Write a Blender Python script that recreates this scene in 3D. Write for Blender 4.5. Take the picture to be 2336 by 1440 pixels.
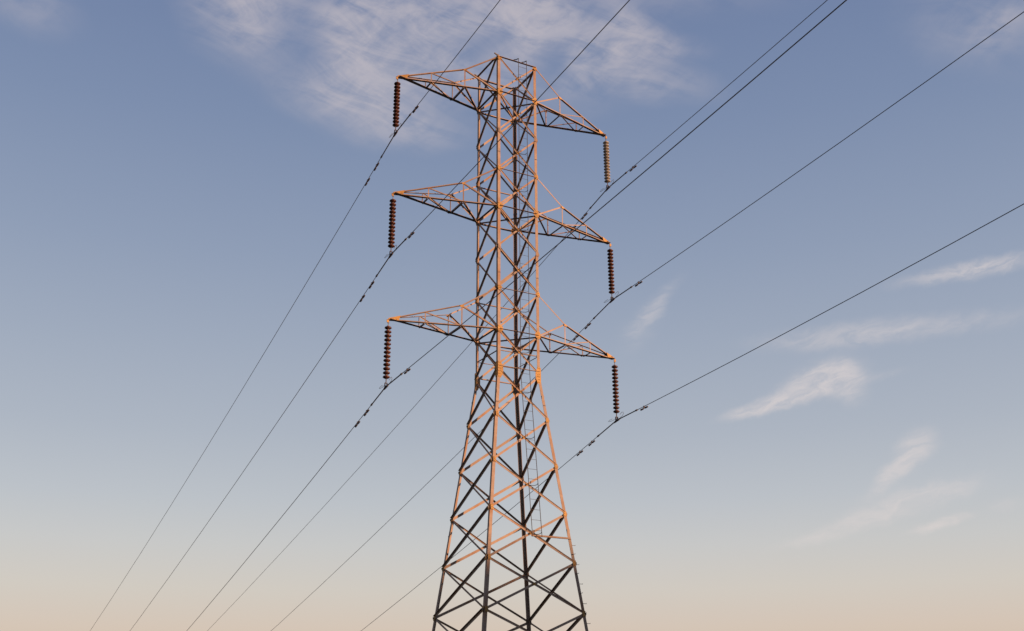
import bpy, bmesh, math, random
from mathutils import Vector, Matrix, noise
R = math.radians
rnd = random.Random(7)
scn = bpy.context.scene
for o in list(bpy.data.objects): bpy.data.objects.remove(o)

# ------------------------------------------------------------------ camera
YAW, PITCH, ROLL = 0.00457, 0.35739, 0.00445
cam = bpy.data.cameras.new('camera'); co = bpy.data.objects.new('camera', cam)
scn.collection.objects.link(co); scn.camera = co
cam.sensor_fit = 'HORIZONTAL'; cam.sensor_width = 36.0
cam.lens = 2481.36/2336*36.0; cam.clip_start = .1; cam.clip_end = 9000
hx = Vector((math.sin(YAW), math.cos(YAW), 0)); rt0 = Vector((math.cos(YAW), -math.sin(YAW), 0))
fw = hx*math.cos(PITCH)+Vector((0, 0, 1))*math.sin(PITCH)
up0 = -hx*math.sin(PITCH)+Vector((0, 0, 1))*math.cos(PITCH)
rt = rt0*math.cos(ROLL)-up0*math.sin(ROLL); up = rt0*math.sin(ROLL)+up0*math.cos(ROLL)
m = Matrix((rt, up, -fw)).transposed().to_4x4(); m.translation = Vector((0, -35.366, 1.6)); co.matrix_world = m

# ------------------------------------------------------------------ sun
TH = 0.49869                                    # turn of the tower on its base
SUN_EL = R(4.2)
def to_world(v):
    c, s = math.cos(TH), math.sin(TH); return Vector((c*v[0]-s*v[1], s*v[0]+c*v[1], v[2]))
sh = to_world(Vector((.66, -.75, 0))).normalized()
sun_dir = sh*math.cos(SUN_EL)+Vector((0, 0, math.sin(SUN_EL)))
sl = bpy.data.lights.new('sun', 'SUN'); sl.energy = 3.1; sl.angle = R(0.5); sl.color = (1.0, .56, .30)
so = bpy.data.objects.new('sun', sl); scn.collection.objects.link(so)
so.rotation_euler = sun_dir.to_track_quat('Z', 'Y').to_euler()

# ------------------------------------------------------------------ exposure
vs = scn.view_settings; vs.view_transform = 'Standard'; vs.look = 'None'; vs.gamma = 1.0
EXPO = 1.6; vs.exposure = EXPO

# ------------------------------------------------------------------ sky
def s2l(c): return c/12.92 if c <= .04045 else ((c+.055)/1.055)**2.4
def srgb(r, g, b): return tuple(s2l(v/255) for v in (r, g, b))
wd = bpy.data.worlds.new('World'); scn.world = wd; wd.use_nodes = True
nt = wd.node_tree; nt.nodes.clear()
def N(t, **k):
    n = nt.nodes.new(t)
    for a, b in k.items(): setattr(n, a, b)
    return n
def setin(s, v):
    if isinstance(v, bpy.types.NodeSocket): nt.links.new(v, s)
    elif v is not None: s.default_value = v
def M(op, a, b=None, c=None, clamp=False):
    n = N('ShaderNodeMath', operation=op, use_clamp=clamp)
    for i, v in enumerate((a, b, c)): setin(n.inputs[i], v)
    return n.outputs[0]
def XYZ(x, y, z):
    n = N('ShaderNodeCombineXYZ')
    for i, v in enumerate((x, y, z)): setin(n.inputs[i], v)
    return n.outputs[0]
def smooth(v, a, b, lo=0., hi=1.):
    n = N('ShaderNodeMapRange', interpolation_type='SMOOTHSTEP')
    for i, q in enumerate((v, a, b, lo, hi)): setin(n.inputs[i], q)
    return n.outputs[0]
def fbm(vec, scale, detail=6, rough=.55, dist=0.):
    n = N('ShaderNodeTexNoise'); setin(n.inputs['Vector'], vec)
    n.inputs['Scale'].default_value = scale; n.inputs['Detail'].default_value = detail
    n.inputs['Roughness'].default_value = rough; n.inputs['Distortion'].default_value = dist
    return n.outputs['Fac'], n.outputs['Color']
def mixc(f, a, b, mode='MIX'):
    n = N('ShaderNodeMix', data_type='RGBA', blend_type=mode)
    setin(n.inputs[0], f); setin(n.inputs[6], a); setin(n.inputs[7], b); return n.outputs[2]
sky = N('ShaderNodeTexSky'); sky.sky_type = 'NISHITA'; sky.sun_disc = False
sky.sun_elevation = SUN_EL; sky.sun_rotation = math.atan2(sun_dir.x, sun_dir.y)
sky.air_density = 1.0; sky.dust_density = 1.5; sky.ozone_density = 2.0
tc = N('ShaderNodeTexCoord'); sp = N('ShaderNodeSeparateXYZ'); nt.links.new(tc.outputs['Generated'], sp.inputs[0])
dx, dy, dz = sp.outputs
rampn = N('ShaderNodeValToRGB'); nt.links.new(dz, rampn.inputs[0]); cr = rampn.color_ramp
STOPS = [(0.0, (214, 186, 160)), (.035, (213, 190, 170)), (.075, (215, 198, 184)), (.1085, (211, 203, 194)), (.1464, (202, 201, 200)), (.185, (190, 194, 200)),
         (.2426, (175, 182, 194)), (.3195, (160, 170, 188)), (.3947, (145, 158, 182)), (.5013, (126, 142, 173)), (.597, (112, 129, 165)), (.8, (90, 108, 149)), (1.0, (76, 94, 137))]
K = 2**EXPO
for i, (p, c) in enumerate(STOPS):
    e = cr.elements[i] if i < 2 else cr.elements.new(p)
    e.position = p; e.color = (*[v/K for v in srgb(*c)], 1)
BG = .12
base = rampn.outputs[0]
# cirrus: a wind-drawn veil placed by bearing and height above the horizon (degrees)
el = M('MULTIPLY', M('ARCSINE', dz), 57.29578)
u = M('MULTIPLY', M('MULTIPLY', M('ARCTAN2', dx, dy), 57.29578), M('COSINE', M('ARCSINE', dz)))
uv = XYZ(u, el, 0.)
_, wcol = fbm(uv, .16, 4, .5)
ws = N('ShaderNodeSeparateColor'); nt.links.new(wcol, ws.inputs[0])
wu = M('MULTIPLY_ADD', M('SUBTRACT', ws.outputs[0], .5), 3.2, u)
wv = M('MULTIPLY_ADD', M('SUBTRACT', ws.outputs[1], .5), 2.4, el)
_, wcol2 = fbm(XYZ(u, el, 7.), .75, 4, .55)
ws2 = N('ShaderNodeSeparateColor'); nt.links.new(wcol2, ws2.inputs[0])
su = M('MULTIPLY_ADD', M('SUBTRACT', ws2.outputs[0], .5), .9, u)
sv = M('MULTIPLY_ADD', M('SUBTRACT', ws2.outputs[1], .5), .7, el)
HIGH = [(-13.1,35.1,2.3,2.3,60,.85),(-11.01,33.38,2.57,1.28,-13,.3),(-7.47,34.40,3.4,3.3,5,.95),(-7.34,31.70,3.5,1.4,-4,.85),(-4.35,35.26,3.6,2.0,3,.75),(-5.13,30.07,2.9,.9,-5,.6),
 (-2.61,32.94,2.7,1.32,2,.5),(.77,35.6,2.0,2.8,49,.95),(3.23,35.09,3.78,1.73,-22,.75),(6.34,34.90,1.98,.69,-25,.9),(6.15,33.62,2.9,.7,-1,.85),(3.25,32.69,3.6,1.32,-2,.5),
 (7.06,32.3,2.88,.8,-10,.5),(.55,36.9,11.0,1.5,-1,.45),(23.01,32.23,3.3,1.4,-25,.36),(24.36,32.07,1.25,.68,14,.45),(-23.26,33.0,2.0,1.17,-4,.35)]
LOW = [(23.51,20.90,3.6,.42,2,.75),(20.06,18.45,6.7,.6,-1,.48),(16.70,18.4,3.4,.8,2,.26),(7.87,20.9,1.7,.45,49,.42),(6.96,19.64,1.6,.9,49,.3),
 (13.2,15.28,2.0,.36,13,1.),(16.3,16.35,1.7,.85,10,1.),(15.0,15.85,2.2,.6,17,.6),(17.3,16.0,1.1,.8,-60,.7),(18.6,16.2,1.8,.3,8,.3),(20.4,12.5,1.2,.75,45,.8),(19.2,11.4,1.3,.42,36,.7),
 (20.76,10.30,3.0,.7,8,.55),(18.26,9.40,3.7,.5,15,.5),(21.36,8.90,1.4,.26,13,.85),(15.92,8.68,2.6,.35,11,.35),(24.44,9.60,.8,.3,5,.45)]
def mask(lst, a, b):
    tot = None
    for (cx, cy, rx, ry, rot, amp) in lst:
        c, s = math.cos(R(rot)), math.sin(R(rot))
        x = M('SUBTRACT', a, cx); y = M('SUBTRACT', b, cy)
        p = M('MULTIPLY_ADD', x, c/rx, M('MULTIPLY', y, s/rx))
        q = M('MULTIPLY_ADD', x, -s/ry, M('MULTIPLY', y, c/ry))
        r = M('SQRT', M('MULTIPLY_ADD', p, p, M('MULTIPLY', q, q)))
        g = smooth(r, 0., 1.75, amp, 0.)
        tot = g if tot is None else M('SUBTRACT', M('ADD', tot, g), M('MULTIPLY', tot, g))
    return tot
GAPS = [(-10.9,33.6,1.3,2.0,-30,.75),(2.1,33.2,1.4,1.1,40,.8),(5.0,35.7,1.0,.5,-20,.5),(-8.9,36.2,1.2,.6,0,.4),(-1.6,34.6,1.2,.6,20,.5),(3.4,31.6,2.2,.5,0,.4)]
mh, ml = M('MULTIPLY', mask(HIGH, wu, wv), M('SUBTRACT', 1., mask(GAPS, wu, wv))), mask(LOW, su, sv)
def streak(rot, sx, sy, seed, a=u, b=el):
    c, s = math.cos(R(rot)), math.sin(R(rot))
    p = M('MULTIPLY_ADD', a, c*sx, M('MULTIPLY', b, s*sx)); q = M('MULTIPLY_ADD', a, -s*sy, M('MULTIPLY', b, c*sy))
    return XYZ(p, q, seed)
n1, _ = fbm(streak(-18, .26, .80, 3.), 1., 9, .62, .9)
n2, _ = fbm(streak(35, .5, 1.3, 11.), 1., 8, .6, .4)
dh = M('MULTIPLY', mh, smooth(M('MULTIPLY_ADD', n1, .75, M('MULTIPLY', n2, .35)), .30, .70, .14, 1.2))
n3, _ = fbm(streak(14, .55, 1.5, 5., su, sv), 1., 9, .62, 1.1)
dl = M('MULTIPLY', smooth(ml, .02, .95, 0., 1.), smooth(n3, .30, .66, .42, 1.2))
col = mixc(M('MULTIPLY', dh, .70, clamp=True), base, (*[v/K for v in srgb(199, 191, 196)], 1))
col = mixc(M('MULTIPLY', dl, .56, clamp=True), col, (*[v/K for v in srgb(226, 215, 212)], 1))
# the Nishita sky lends its colour to the light on the side of the sun
nish = mixc(1.0, sky.outputs[0], (.10, .10, .10, 1), 'MULTIPLY')
col = mixc(.06, col, nish)
bgn = N('ShaderNodeBackground'); nt.links.new(mixc(1.0, col, (1/BG, 1/BG, 1/BG, 1), 'MULTIPLY'), bgn.inputs[0]); bgn.inputs[1].default_value = BG
wo = N('ShaderNodeOutputWorld'); nt.links.new(bgn.outputs[0], wo.inputs[0])

# ------------------------------------------------------------------ materials
def mat(name, c1, c2, rough=.6, metal=0., scale=6., c3=None, bump=.0, amt=(.35, .7), var=.16):
    mt = bpy.data.materials.new(name); mt.use_nodes = True; t = mt.node_tree; b = t.nodes['Principled BSDF']
    tcn = t.nodes.new('ShaderNodeTexCoord'); ns = t.nodes.new('ShaderNodeTexNoise')
    ns.inputs['Scale'].default_value = scale; ns.inputs['Detail'].default_value = 8; ns.inputs['Roughness'].default_value = .65
    t.links.new(tcn.outputs['Object'], ns.inputs['Vector'])
    rp = t.nodes.new('ShaderNodeValToRGB'); t.links.new(ns.outputs['Fac'], rp.inputs[0])
    rp.color_ramp.elements[0].position = amt[0]; rp.color_ramp.elements[0].color = (*c1, 1)
    rp.color_ramp.elements[1].position = amt[1]; rp.color_ramp.elements[1].color = (*c2, 1)
    out = rp.outputs[0]
    if c3:
        n2 = t.nodes.new('ShaderNodeTexNoise'); n2.inputs['Scale'].default_value = scale*.23; n2.inputs['Detail'].default_value = 4
        t.links.new(tcn.outputs['Object'], n2.inputs['Vector'])
        mr = t.nodes.new('ShaderNodeMapRange'); mr.inputs[1].default_value = .52; mr.inputs[2].default_value = .68
        t.links.new(n2.outputs['Fac'], mr.inputs[0])
        mx = t.nodes.new('ShaderNodeMix'); mx.data_type = 'RGBA'; t.links.new(mr.outputs[0], mx.inputs[0]); t.links.new(out, mx.inputs[6]); mx.inputs[7].default_value = (*c3, 1)
        out = mx.outputs[2]
    # every member has weathered a little differently
    oi = t.nodes.new('ShaderNodeObjectInfo'); vr = t.nodes.new('ShaderNodeMapRange'); t.links.new(oi.outputs['Random'], vr.inputs[0])
    vr.inputs[3].default_value = 1-var; vr.inputs[4].default_value = 1+var
    hs = t.nodes.new('ShaderNodeHueSaturation'); t.links.new(out, hs.inputs['Color']); t.links.new(vr.outputs[0], hs.inputs['Value']); out = hs.outputs[0]
    t.links.new(out, b.inputs['Base Color'])
    mr2 = t.nodes.new('ShaderNodeMapRange'); mr2.inputs[3].default_value = rough-.1; mr2.inputs[4].default_value = rough+.15
    t.links.new(ns.outputs['Fac'], mr2.inputs[0]); t.links.new(mr2.outputs[0], b.inputs['Roughness'])
    b.inputs['Metallic'].default_value = metal
    if bump:
        bp = t.nodes.new('ShaderNodeBump'); bp.inputs['Strength'].default_value = bump; bp.inputs['Distance'].default_value = .02
        t.links.new(ns.outputs['Fac'], bp.inputs['Height']); t.links.new(bp.outputs[0], b.inputs['Normal'])
    return mt
STEEL = mat('sunset_tinted_weathered_steel', (.195, .137, .106), (.285, .205, .163), .68, 0., 7., (.205, .112, .066), 0)  # weathered brown, with part of the sunset's warmth put into the base colour
PLATE = mat('rusty_plate_steel', (.30, .165, .045), (.37, .21, .065), .7, 0., 14., (.18, .09, .02), .1)
DARKST = mat('dull_galvanised_steel', (.10, .085, .08), (.14, .125, .115), .6, .2, 20.)
PORC = mat('brown_glazed_porcelain', (.058, .018, .013), (.090, .030, .022), .36, 0., 12.)
PORC2 = mat('grey_glazed_porcelain', (.36, .33, .29), (.45, .41, .36), .4, 0., 12.)
CAP = mat('galvanised_cap', (.19, .14, .115), (.27, .205, .17), .6, .1, 18.)
CABLE = mat('aluminium_cable', (.060, .062, .070), (.095, .097, .105), .6, .3, 30.)
DAMP = mat('cast_iron_weight', (.055, .04, .042), (.09, .065, .065), .65, .2, 25.)
GRASS = mat('dry_grass_ground', (.045, .05, .022), (.10, .085, .045), .95, 0., .35, (.075, .06, .04), .6)
LADM = mat('dark_ladder_steel', (.022, .020, .022), (.040, .036, .036), .7, 0., 20.)  # one dark tone for ladder rails, rungs and brackets
CONC = mat('concrete', (.24, .23, .21), (.34, .33, .30), .9, 0., 8., None, .3)

# ------------------------------------------------------------------ helpers
def obj(name, bm, mt, parent=None, loc=None, smooth_=False, rot=None):
    me = bpy.data.meshes.new(name); bmesh.ops.recalc_face_normals(bm, faces=bm.faces); bm.to_mesh(me); bm.free()
    me.materials.append(mt)
    if smooth_:
        for p in me.polygons: p.use_smooth = True
    o = bpy.data.objects.new(name, me); scn.collection.objects.link(o)
    if parent: o.parent = parent
    if loc is not None: o.location = loc
    if rot is not None: o.rotation_euler = rot
    return o
def inst(src, name=None, parent=None, loc=None):
    c = src.copy(); scn.collection.objects.link(c)
    if parent: c.parent = parent
    if loc is not None: c.location = loc
    return c
def empty(name, label, cat, loc, group=None):
    o = bpy.data.objects.new(name, None); scn.collection.objects.link(o); o.location = loc; o.rotation_euler = (0, 0, TH)
    o.empty_display_size = .3; tag(o, label, cat, group); return o
def tag(o, label, cat, group=None):
    o['label'] = label; o['category'] = cat
    if group: o['group'] = group
def box(bm, c, ax, ay, az, hx_, hy_, hz_):
    vs_ = [bm.verts.new(c+ax*(hx_*i)+ay*(hy_*j)+az*(hz_*k)) for i in (-1, 1) for j in (-1, 1) for k in (-1, 1)]
    for f in ((0, 1, 3, 2), (4, 6, 7, 5), (0, 4, 5, 1), (2, 3, 7, 6), (0, 2, 6, 4), (1, 5, 7, 3)): bm.faces.new([vs_[i] for i in f])
def frame(e, a):
    e = e.normalized(); a = (a-e*a.dot(e)).normalized(); return e, a, e.cross(a)
def angle(bm, p, q, a, n, w, t=.008, off=0., w2=None, side=-1):
    """rolled L bar from p to q: one flange of width w along a (centred), the other standing along n from one edge"""
    w2 = w2 or w
    e, a, b = frame(q-p, a)
    if b.dot(n) < 0: b = -b
    L = (q-p).length/2; c = (p+q)/2+b*off
    box(bm, c+b*(t/2), e, a, b, L, w/2, t/2)
    box(bm, c+a*(side*(w/2-t/2))+b*(t+(w2-t)/2), e, a, b, L-.002, t/2, (w2-t)/2)
def tube(bm, pts, r, seg=8, cap=True):
    rings = []; n = len(pts); pa = None
    for i, p in enumerate(pts):
        d_ = (pts[min(i+1, n-1)]-pts[max(i-1, 0)]).normalized()
        a = pa if pa is not None else (Vector((0, 0, 1)) if abs(d_.z) < .9 else Vector((1, 0, 0)))
        a = (a-d_*a.dot(d_)).normalized(); pa = a; b = d_.cross(a)
        rr = r(i/(n-1)) if callable(r) else r
        rings.append([bm.verts.new(p+(a*math.cos(k*math.tau/seg)+b*math.sin(k*math.tau/seg))*rr) for k in range(seg)])
    for i in range(n-1):
        for k in range(seg): bm.faces.new((rings[i][k], rings[i][(k+1) % seg], rings[i+1][(k+1) % seg], rings[i+1][k]))
    if cap: bm.faces.new(rings[0][::-1]); bm.faces.new(rings[-1])
def lathe(bm, prof, seg=20):
    rings = [[bm.verts.new(Vector((r*math.cos(k*math.tau/seg), r*math.sin(k*math.tau/seg), z))) for k in range(seg)] for r, z in prof]
    for i in range(len(prof)-1):
        for k in range(seg): bm.faces.new((rings[i][k], rings[i][(k+1) % seg], rings[i+1][(k+1) % seg], rings[i+1][k]))
    bm.faces.new(rings[0]); bm.faces.new(rings[-1][::-1])
V = Vector

# ------------------------------------------------------------------ ground: open field falling away beyond the tower, an unseen rise towards the sun, shaped to shade the lower legs
def gh(x, y):
    t = max(0, y-18); z = -.16*t*t/(t+25) if t > 0 else 0.
    p = x*sh.x+y*sh.y; q = -x*sh.y+y*sh.x
    crest = 19.52+.3*math.sin(q*.012+1.5)
    z += crest*math.exp(-((p-190)/34)**4)*math.exp(-(q/260)**4)
    far = math.hypot(x, y)
    if far > 20: z += noise.noise(V((x*.012, y*.012, 0)))*min(1.5, (far-20)*.02)
    return z
bm = bmesh.new()
xs = [-4000, -2500, -1500, -900, -600]+[-400+10*i for i in range(81)]+[600, 900, 1500, 2500, 4000]
grid = [[bm.verts.new((x, y, gh(x, y) if abs(x) < 900 and abs(y) < 900 else max(gh(x, y), -140.))) for y in xs] for x in xs]
for i in range(len(xs)-1):
    for j in range(len(xs)-1): bm.faces.new((grid[i][j], grid[i+1][j], grid[i+1][j+1], grid[i][j+1]))
g = obj('ground', bm, GRASS, smooth_=True); g['kind'] = 'structure'

# ------------------------------------------------------------------ tower
TOP = 24.6236
Z = [0, -1.4856, -3.0900, -4.6183, -6.0997, -7.650, -9.1812, -10.6790, -12.1157, -13.6797, -15.2472, -16.8046, -18.3657, -19.9144, -21.47, -23.03, -24.40]
Z = [TOP+z for z in Z]
A0, SL = .806, .1213
def hw(z): return A0 if z >= Z[8] else A0+SL*(Z[8]-z)
CS = {'F': (-1, -1), 'R': (1, -1), 'L': (-1, 1), 'B': (1, 1)}
def corner(c, z): h = hw(z); return V((CS[c][0]*h, CS[c][1]*h, z))
tower = empty('transmission_tower', 'tall lattice steel power pylon with three pairs of crossarms, lit orange by the low sun', 'pylon', (0, 0, 0))
WL, TL = .105, .010
legs = {}
for c, (sx, sy) in CS.items():
    bm = bmesh.new()
    for (z0, z1) in ((Z[0]+.03, Z[8]), (Z[8], .12)):
        p, q = corner(c, z0), corner(c, z1); e = (q-p).normalized()
        ax = V((-sx, 0, 0)); ax = (ax-e*ax.dot(e)).normalized(); ay = V((0, -sy, 0)); ay = (ay-e*ay.dot(e)-ax*ay.dot(ax)).normalized()
        L = (q-p).length/2; cc = (p+q)/2
        box(bm, cc+ax*(WL/2)+ay*(TL/2), e, ax, ay, L, WL/2, TL/2)
        box(bm, cc+ax*(TL/2)+ay*(TL+(WL-TL)/2), e, ax, ay, L, TL/2, (WL-TL)/2)
    # splice plates along the leg
    for zz in (Z[5]-.35, Z[9]+.75, Z[11]-.6):
        for ax, ay in ((V((-sx, 0, 0)), V((0, -sy, 0))),):
            p = corner(c, zz); box(bm, p+ax*(WL/2)-ay*.004, V((0, 0, 1)), ax, ay, .10, WL/2-.006, .004)
    legs[c] = obj('leg', bm, STEEL, tower)
    fb = bmesh.new(); box(fb, V((0, 0, 0)), V((1, 0, 0)), V((0, 1, 0)), V((0, 0, 1)), .38, .38, .3)
    bmesh.ops.bevel(fb, geom=fb.edges[:], offset=.03, segments=2, affect='EDGES')
    obj('footing', fb, CONC, tower, corner(c, 0)+V((0, 0, -.05)))
# step bolts up the right-hand leg
k = 0; z = TOP-17.80
while z > 2.6:
    d_ = V((1, 0, 0)) if k % 2 == 0 else V((0, -1, 0))
    p = corner('R', z); off = V((0, .05, 0)) if k % 2 == 0 else V((-.05, 0, 0))
    bm = bmesh.new(); tube(bm, [p+off-d_*.02, p+off+d_*.15, p+off+d_*.152+V((0, 0, .02))], .0075, 6)
    tube(bm, [p+off, p+off+d_*.02], .018, 6)
    obj('step_bolt', bm, DARKST, legs['R']); k += 1; z -= .30
# faces: (left corner, right corner, outward normal) seen from outside
FACES = [('F', 'R', V((0, -1, 0))), ('R', 'B', V((1, 0, 0))), ('B', 'L', V((0, 1, 0))), ('L', 'F', V((-1, 0, 0)))]
def facebar(c0, z0, c1, z1, nrm, w, layer, trim=.05, bm=None, w2=None, edge=V((0, 0, -1))):
    bm = bm or bmesh.new(); p, q = corner(c0, z0), corner(c1, z1); e = (q-p).normalized()
    p, q = p+e*trim, q-e*trim
    sl = SL if min(z0, z1) < Z[8]-.1 else 0.
    n = (nrm+V((0, 0, sl))).normalized(); a = n.cross(e); side = 1 if a.dot(edge) > 0 else -1
    if layer > 0: angle(bm, p, q, a, n, w, .007, .003+.0035*layer, w2, side)
    else: angle(bm, p, q, a, -n, w, .007, TL+.002+.0035*(-layer), w2, side)
    return bm
stuff = bmesh.new(); nb = 0
for k in range(16):
    for fi, (a, b, n) in enumerate(FACES):
        w = .072 if k < 8 else .085
        # one diagonal bolted outside the legs, the other inside; the heavy ones fall away from R and F
        out_, inn_ = 1+(k % 2), -1-(k % 2); py_ = V((0, 1, 0)); dn_ = V((0, 0, -1))
        opts = {0: ((a, b, out_, .8, .4, -dn_), (b, a, inn_, .85, .4, -dn_)), 1: ((a, b, inn_, 1., .75, py_), (b, a, out_, .7, .5, py_)),
                2: ((a, b, out_, 1., .4, dn_), (b, a, inn_, .7, .7, -dn_)), 3: ((b, a, out_, 1., .75, py_), (a, b, inn_, .7, .5, py_))}[fi]
        for (c0, c1, ly, ws_, wf, ed) in opts:
            W = w*ws_
            big = k >= 3 and k <= 13 or (k == 2 and fi in (0,)) or (k == 1 and fi == 0) or (k == 2 and fi == 3)
            if k <= 13 and nb < 100 and (k > 1 or fi in (0, 3)):
                obj('brace', facebar(c0, Z[k], c1, Z[k+1], n, W, ly, w2=W*wf, edge=ed), STEEL, tower); nb += 1
            else: facebar(c0, Z[k], c1, Z[k+1], n, W, ly, bm=stuff, w2=W*wf, edge=ed)
st = obj('brace', stuff, STEEL, tower); st['kind'] = 'stuff'
# level struts round the body
def strut(c0, c1, z, n, w=.07, layer=3, **kw): return obj('strut', facebar(c0, z, c1, z, n, w, layer, **kw), STEEL, tower)
for k in (0, 1, 4, 7):
    for (a, b, n) in FACES: strut(a, b, Z[k]+(.0 if k else -.02), n, .035, 3, w2=.08)
for k in (3, 6, 8):
    for i in (0, 2): a, b, n = FACES[i]; strut(a, b, Z[k]-.02 + (.16 if k == 8 else 0), n, .03, 3, w2=.05)
zr = (Z[7]+Z[8])/2-.02
for (a, b, n) in FACES: strut(a, b, zr, n, .025, -3, w2=.035)
for k in (1, 4, 7):
    for (a, b, dzz, w) in (('L', 'R', .03, .04), ('F', 'B', -.02, .05)):
        p, q = corner(a, Z[k]-dzz), corner(b, Z[k]-dzz); e = (q-p).normalized()
        bm = bmesh.new(); angle(bm, p+e*.1, q-e*.1, e.cross(V((0, 0, 1))), V((0, 0, -1)), w, .006)
        obj('strut', bm, STEEL, tower)
# half strut carrying the foot of the ladder
zl = TOP-17.60
bm = bmesh.new(); h = hw(zl); angle(bm, V((.0, -h-.02, zl)), V((h-.03, -h-.02, zl)), V((0, 0, 1)), V((0, -1, 0)), .06, .007, .014); obj('strut', bm, STEEL, tower)
# gusset plates with bolt heads
def gusset(c, face, z, wx, hz, off=.030, dxc=0.):
    sx, sy = CS[c]; bm = bmesh.new(); p = corner(c, z)
    n = V((0, sy, 0)) if face == 'y' else V((sx, 0, 0)); t = V((-sx, 0, 0)) if face == 'y' else V((0, -sy, 0))
    upv = V((0, 0, 1)); c0 = p+t*(wx/2-.01+dxc)+n*off
    # plate with cut corners
    pts = [(-wx/2, -hz/2+.05), (-wx/2, hz/2-.05), (-wx/2+.02, hz/2), (wx/2-.09, hz/2), (wx/2, hz*.16), (wx/2, -hz*.16), (wx/2-.09, -hz/2), (-wx/2+.02, -hz/2)]
    fr = [bm.verts.new(c0+t*x+upv*y+n*.004) for x, y in pts]; bk = [bm.verts.new(c0+t*x+upv*y-n*.004) for x, y in pts]
    bm.faces.new(fr); bm.faces.new(bk[::-1])
    for i in range(8): bm.faces.new((fr[i], bk[i], bk[(i+1) % 8], fr[(i+1) % 8]))
    for bx in (-wx/2+.035, -wx/2+.085):
        m_ = max(2, int(hz/.09))
        for j in range(m_):
            y = -hz/2+.05+(hz-.1)*j/(m_-1); tube(bm, [c0+t*bx+upv*y+n*.003, c0+t*bx+upv*y+n*.018], .012, 6)
    for sgn in (-1, 1):
        for j in (1, 2): q = c0+t*(-wx/2+.07+.05*j)+upv*(sgn*.035*j); tube(bm, [q+n*.003, q+n*.018], .011, 6)
    obj('gusset_plate', bm, PLATE, tower)
for k in (1, 4, 7):
    for c in 'FRLB':
        gusset(c, 'y', Z[k], .20, .26); gusset(c, 'x', Z[k], .15, .22)
for k in (0, 3, 6):
    for c in 'FRLB':
        gusset(c, 'y', Z[k]-(.06 if k == 0 else 0), .16, .17); gusset(c, 'x', Z[k]-(.06 if k == 0 else 0), .14, .15)
for c in 'FRLB': gusset(c, 'y', Z[8], .20, .58); gusset(c, 'x', Z[8], .17, .58)
# small bolted plates where the ladder-face diagonals meet the legs
for k in (2, 5, 9, 10, 11, 12, 13):
    for c in 'FRLB':
        sx, sy = CS[c]; p = corner(c, Z[k])
        sl = SL if k > 8 else 0
        for n, t in ((V((0, sy, 0)), V((-sx, 0, 0))), (V((sx, 0, 0)), V((0, -sy, 0)))):
            bm = bmesh.new(); nn = (n+V((0, 0, sl))).normalized(); uu = nn.cross(t)
            box(bm, p+t*.062+nn*.024, t, uu, nn, .05, .085, .004)
            for j in (-1, 0, 1):
                q = p+t*.06+uu*(.055*j)+nn*.02; tube(bm, [q, q+nn*.024], .013, 6)
            obj('bolt_plate', bm, PLATE if k > 8 else STEEL, tower)
        # the short stub of the bracing that stands proud of the corner
        bm = bmesh.new(); q = p+V((sx*.03, 0, 0)); box(bm, q+V((0, -sy*.03, 0)), V((1, 0, 0)), V((0, 1, 0)), V((0, 0, 1)), .03, .006, .035)
        obj('brace_stub', bm, DARKST, tower)
# plates where the diagonals of the ladder face cross
for k in range(14):
    for (a, b, n) in (FACES[0], FACES[2]):
        z0, z1 = Z[k], Z[k+1]; h0, h1 = hw(z0), hw(z1); zc = z0+(z1-z0)*h0/(h0+h1); h = hw(zc)
        bm = bmesh.new(); c0 = V((0, n.y*(h+.020), zc)); box(bm, c0, V((1, 0, 0)), V((0, 1, 0)), V((0, 0, 1)), .05, .0035, .045)
        for s in (-1, 1): tube(bm, [c0+V((s*.025, 0, s*.012)), c0+V((s*.025, n.y*.02, s*.012))], .011, 6)
        obj('crossing_plate', bm, PLATE, tower)

# ladder outside the front face
def ly(z): return -(hw(z)+.17)
lz = [TOP+.05, Z[8]+.10, Z[8]-.2, zl-.06]
bm = bmesh.new()
for x in (-.03, .31):
    pts = [V((x, ly(z), z)) for z in lz]
    if x < 0: pass
    tube(bm, pts, .012, 6)
    tube(bm, [V((x, ly(TOP), TOP+.045)), V((x-.04, ly(TOP)+.07, TOP+.03)), V((x-.13, ly(TOP)+.14, TOP+.02))], .018, 6)
ladder = obj('ladder', bm, LADM, tower)
z = TOP-.30; rung = None; i = 0
while z > zl:
    bm = bmesh.new(); tube(bm, [V((-.03, ly(z), z)), V((.31, ly(z), z))], .006, 6); obj('rung', bm, LADM, ladder); z -= .33
for k in range(12):
    z0, z1 = Z[k], Z[k+1]; h0, h1 = hw(z0), hw(z1); zc = z0+(z1-z0)*h0/(h0+h1)
    bm = bmesh.new(); y0 = -hw(zc)-.02; y1 = ly(zc)
    tube(bm, [V((.02, y0, zc-.01)), V((.10, y0-.05, zc-.03)), V((.22, y0-.08, zc-.03)), V((.29, y1+.03, zc)), V((.312, y1, zc+.05))], .010, 6)
    tube(bm, [V((-.03, y0, zc)), V((-.03, y1, zc))], .012, 6)
    obj('bracket', bm, LADM, ladder)
# little bracket stubs at the very top of two legs
for c in 'FL':
    sx, sy = CS[c]; p = corner(c, TOP+.03); bm = bmesh.new()
    box(bm, p+V((-.07, 0, .03)), V((.9, 0, -.43)).normalized(), V((0, 1, 0)), V((.43, 0, .9)).normalized(), .085, .02, .018)
    box(bm, p+V((0, -.0, .0)), V((1, 0, 0)), V((0, 1, 0)), V((0, 0, 1)), .03, .03, .04)
    obj('leg_cap', bm, DARKST, tower)

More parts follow.
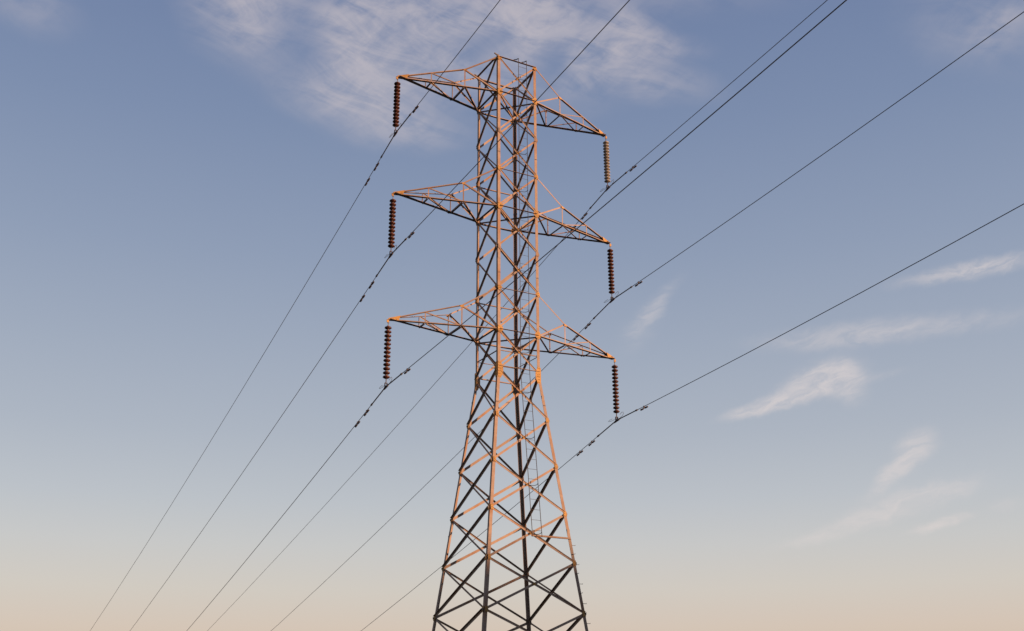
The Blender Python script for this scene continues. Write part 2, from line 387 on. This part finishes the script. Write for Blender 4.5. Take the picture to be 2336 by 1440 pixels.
# crossarms
ARM, DZT, T1, T2, H1, H2 = 4.412, -.05, .6656, .3306, .7207, .3738
def crossarm(s, kb, kt):
    zb = Z[kb]; tip = V((s*ARM, 0, zb+DZT)); up_ = V((0, 0, 1))
    chords = bmesh.new(); bars = []; pl = bmesh.new()
    P = {}
    for sy in (-1, 1):
        bt = V((s*hw(zb), sy*hw(zb), zb)); tp = V((s*hw(zb), sy*hw(zb), Z[kt]-.02))
        f1, f2 = tip+(bt-tip)*T1, tip+(bt-tip)*T2; a1, a2 = f1+up_*H1, f2+up_*H2
        P[sy] = dict(bt=bt, tp=tp, f1=f1, f2=f2, a1=a1, a2=a2)
        n = V((0, sy, 0)); fn = (bt-tip).cross(up_); fn = fn if fn.y*sy > 0 else -fn; fn.normalize()
        ex = V((-s, 0, 0))
        # bottom chord (vertical flange outside, the other lying inwards), top chord
        def chord(p, q, w, w2):
            e, a, b = frame(q-p, -fn); side = -1; b = b if b.z > 0 else -b
            L = (q-p).length/2; c = (p+q)/2+a*(w/2)
            box(chords, c-b*.004, e, a, b, L, w/2, .004); box(chords, (p+q)/2+a*.004+b*(w2/2), e, a, b, L-.002, .004, w2/2)
        chord(tip+ex*.02, bt-ex*.04, .10 if sy < 0 else .135, .022); chord(tip+up_*.05+ex*.08, a1, .075, .020)
        def bar(p, q, w, a=up_, nn=None, off=0.):
            b = bmesh.new(); e = (q-p).normalized(); angle(b, p+e*.03, q-e*.03, (nn or fn).cross(e), -(nn or fn), w, .005, off); bars.append(b)
        bar(a1, tp, .042, off=.012); bar(f1, a1, .042, off=.012); bar(f2, a2, .036, off=.012); bar(a1, bt, .05, off=.02); bar(a2, f1, .034, off=.02)
        # plates on the side of the tip and at the knee
        tn = up_
        e1 = (bt-tip).normalized(); e2 = (a1-tip).normalized()
        def tri(pts, o1, o2):
            fr = [pl.verts.new(p+fn*o1) for p in pts]; bk = [pl.verts.new(p+fn*o2) for p in pts]
            pl.faces.new(fr); pl.faces.new(bk[::-1]); m_ = len(pts)
            for i in range(m_): pl.faces.new((fr[i], bk[i], bk[(i+1) % m_], fr[(i+1) % m_]))
        tri([tip-up_*.005, tip+e1*.34-up_*.005, tip+e2*.42+up_*.05, tip+up_*.05], .004, .010)
        q = a1-up_*.03; tri([q+e2*.06-up_*.05, q-e2*.07-up_*.03, q-e2*.07+up_*.035, q+e2*.05+up_*.035], .012, .018)
        for j in range(3): c = tip+e1*(.08+.10*j)+up_*.025; tube(pl, [c+fn*.01, c+fn*.024], .011, 6)
        for j in (0, 1): c = q+e2*(.05-.1*j); tube(pl, [c+fn*.01, c+fn*.024], .011, 6)
    arm = obj('crossarm', chords, STEEL, tower)
    for b in bars: obj('lattice_bar', b, STEEL, arm)
    st_ = 1 if s < 0 else -1; A_, B_ = P[st_], P[-st_]
    seq = [A_['bt'], B_['f1'], A_['f1'], B_['f2'], A_['f2']]
    for i in range(4):
        b = bmesh.new(); p, q = seq[i], seq[i+1]; e = (q-p).normalized(); d_ = V((0, 0, -.045-.004*(i % 2)))
        angle(b, p+e*.05+d_, q-e*.05+d_, e.cross(up_), up_, .06 if i < 2 else .045, .006); obj('lattice_bar', b, STEEL, arm)
    # hanger eye under the tip
    box(pl, tip+V((s*.02, 0, -.05)), V((1, 0, 0)), V((0, 1, 0)), V((0, 0, 1)), .035, .012, .05)
    obj('tip_plate', pl, PLATE, arm)
    return tower_pt(tip)
def tower_pt(p): return to_world(p)
# ------------------------------------------------------------------ insulator strings and conductors
disc_proto = {}
def disc_mesh(kind):
    if kind in disc_proto: return disc_proto[kind]
    bm = bmesh.new()
    if kind == 'brown': prof = [(.030, .016), (.064, .012), (.096, .0), (.112, -.020), (.116, -.044), (.106, -.047), (.096, -.040), (.090, -.066), (.080, -.070), (.070, -.050), (.058, -.082), (.046, -.084), (.036, -.05), (.02, -.05)]
    else: prof = [(.030, .016), (.072, .006), (.104, -.012), (.120, -.034), (.122, -.044), (.112, -.048), (.098, -.042), (.088, -.058), (.072, -.05), (.058, -.068), (.046, -.066), (.036, -.05), (.02, -.05)]
    lathe(bm, prof, 24); d = obj('insulator_disc', bm, PORC if kind == 'brown' else PORC2, smooth_=True)
    bm = bmesh.new(); lathe(bm, [(.016, .050), (.036, .044), (.046, .02), (.047, .010), (.030, .008)]+[(.016, .004)], 16); c = obj('disc_cap', bm, CAP, smooth_=True)
    bm = bmesh.new(); lathe(bm, [(.012, -.05), (.012, -.094)], 10); pn = obj('disc_pin', bm, CAP)
    for o in (d, c, pn): scn.collection.objects.unlink(o)
    disc_proto[kind] = (d, c, pn); return disc_proto[kind]
WN = {(0,-1,'n'):(-.00439,-5.07549,7.27591),(0,1,'n'):(-.00699,-6.02042,6.5098),(1,-1,'n'):(-.0112,-4.26606,8.19357),(1,1,'n'):(-.00991,-5.04179,7.79523),(2,-1,'n'):(-.00977,-5.25165,5.80393),(2,1,'n'):(-.02077,-4.04506,9.40483),
 (0,-1,'f'):(.00655,25.16397,5.10297),(0,1,'f'):(.01095,22.71556,3.20258),(1,-1,'f'):(.01468,23.41549,4.88852),(1,1,'f'):(.01215,23.54272,4.9405),(2,-1,'f'):(.02644,21.75676,5.70544),(2,1,'f'):(.02156,22.76408,5.30071)}
def wire(i, s, side, t):
    az, m_, k_ = WN[(i, s, side)]; sg = -1 if side == 'n' else 1
    return V((t*math.sin(az), sg*t*math.cos(az), -m_/100*t+k_/1e4*t*t))
LEV = ['top', 'middle', 'bottom']
def insulator(i, s, tip):
    kind = 'grey' if (i == 0 and s == 1) else 'brown'
    n = 14 if kind == 'grey' else 13
    side = 'left' if s < 0 else 'right'
    lab = ('pale grey insulator string, the only light-coloured one, hanging from the top right crossarm tip' if kind == 'grey' else
           'dark red-brown insulator string of 13 discs hanging from the %s %s crossarm tip' % (LEV[i], side))
    e = empty('insulator_string', lab, 'insulator', tip, 'insulator strings hanging from the crossarm tips')
    bm = bmesh.new()
    tube(bm, [V((0, 0, -.06)), V((0, 0, -.12))], .012, 8)
    for r_ in (-1, 1): tube(bm, [V((r_*.022, 0, -.05)), V((r_*.022, 0, -.13)), V((0, 0, -.15))], .008, 6)
    tube(bm, [V((0, 0, -.13)), V((0, 0, -.22))], .011, 8); obj('hanger', bm, DARKST, e)
    d, c, pn = disc_mesh(kind); z0 = -.25; dz_ = (2.06-.25)/n*(1.0)
    for j in range(n):
        q = inst(d, parent=e, loc=(0, 0, z0-.012-dz_*j)); inst(c, parent=q, loc=(0, 0, 0)); inst(pn, parent=q, loc=(0, 0, 0))
    # suspension clamp
    bm = bmesh.new(); zc = -2.28
    tube(bm, [V((0, 0, z0-dz_*n+.03)), V((0, 0, zc+.10))], .016, 8)
    for r_ in (-1, 1): box(bm, V((r_*.035, 0, zc+.05)), V((1, 0, 0)), V((0, 1, 0)), V((0, 0, 1)), .006, .035, .075)
    pts = []
    for t in (.17, .10, .03): w = wire(i, s, 'n', t); pts.append(w+V((0, 0, zc-.012)))
    pts.append(V((0, 0, zc-.006)))
    for t in (.03, .10, .17): w = wire(i, s, 'f', t); pts.append(w+V((0, 0, zc-.012)))
    tube(bm, pts, lambda u_: .026+.018*math.sin(math.pi*u_), 10); obj('suspension_clamp', bm, DAMP, e, smooth_=False)
    # arcing horns
    for sg in (-1, 1):
        bm = bmesh.new(); y = sg
        if sg < 0: pts = [V((.02, 0, zc+.07)), V((.04, -.14, zc+.05)), V((.05, -.30, zc+.11)), V((.05, -.37, zc+.17)), V((.05, -.34, zc+.23)), V((.04, -.26, zc+.23)), V((.03, -.17, zc+.17))]
        else: pts = [V((-.02, 0, zc+.07)), V((-.03, .20, zc+.03)), V((-.03, .42, zc+.04)), V((-.03, .50, zc+.06)), V((-.03, .40, zc+.09)), V((-.03, .22, zc+.10))]
        tube(bm, pts, .0065, 6); obj('arcing_horn', bm, DARKST, e)
    return e
def conductor(i, s, tip):
    side = 'left' if s < 0 else 'right'
    base_ = tip+V((0, 0, -2.28))
    bm = bmesh.new(); pts = []
    tn = [55, 48, 40, 32, 26, 22, 18, 15, 12, 9, 7, 5, 3.5, 2.2, 1.2, .5, .15]
    pts += [wire(i, s, 'n', t) for t in tn]+[V((0, 0, -.004))]
    pts += [wire(i, s, 'f', t) for t in [.15, .5, 1.2, 2.2, 3.5, 5, 7, 10, 14, 19, 25, 32, 40, 50, 62, 75, 90, 105, 120, 140, 160, 180, 200, 220, 240]]
    tube(bm, pts, .0112, 8)
    o = obj('conductor_wire', bm, CABLE, None, base_, True, (0, 0, TH))
    tag(o, 'power line clamped under the %s insulator string of the %s crossarm' % (side, LEV[i]), 'power line', 'conductors strung from the pylon')
    for sd in 'nf':
        bm = bmesh.new(); L = 1.25
        tube(bm, [wire(i, s, sd, t) for t in (.1, .4, .8, 1.1, L)], .0195, 8); tube(bm, [wire(i, s, sd, L-.04), wire(i, s, sd, L+.06)], .030, 8)
        obj('armor_rod', bm, CABLE, o)
        for t in ((1.73,) if sd == 'n' else (1.72, 2.58)):
            bm = bmesh.new(); c = wire(i, s, sd, t); d_ = (wire(i, s, sd, t+.1)-wire(i, s, sd, t-.1)).normalized()
            box(bm, c+V((0, 0, -.025)), d_, d_.cross(V((0, 0, 1))).normalized(), V((0, 0, 1)), .022, .02, .045)
            dn = c+V((0, 0, -.06)); tube(bm, [dn-d_*.20+V((0, 0, -.008)), dn, dn+d_*.20+V((0, 0, -.008))], .007, 6)
            dp = obj('vibration_damper', bm, DAMP, o)
            for r_ in (-1, 1):
                bm = bmesh.new(); q = dn+V((0, 0, -.008))
                tube(bm, [q+d_*(r_*.045), q+d_*(r_*.06), q+d_*(r_*.20), q+d_*(r_*.22)], lambda u_: .018 if u_ in (0., 1.) else .029, 10)
                obj('damper_weight', bm, DAMP, dp)
for i, (kb, kt) in enumerate(((1, 0), (4, 3), (7, 6))):
    for s in (-1, 1):
        tip = crossarm(s, kb, kt); insulator(i, s, tip); conductor(i, s, tip)
for kd in disc_proto.values():
    for o in kd: bpy.data.objects.remove(o)
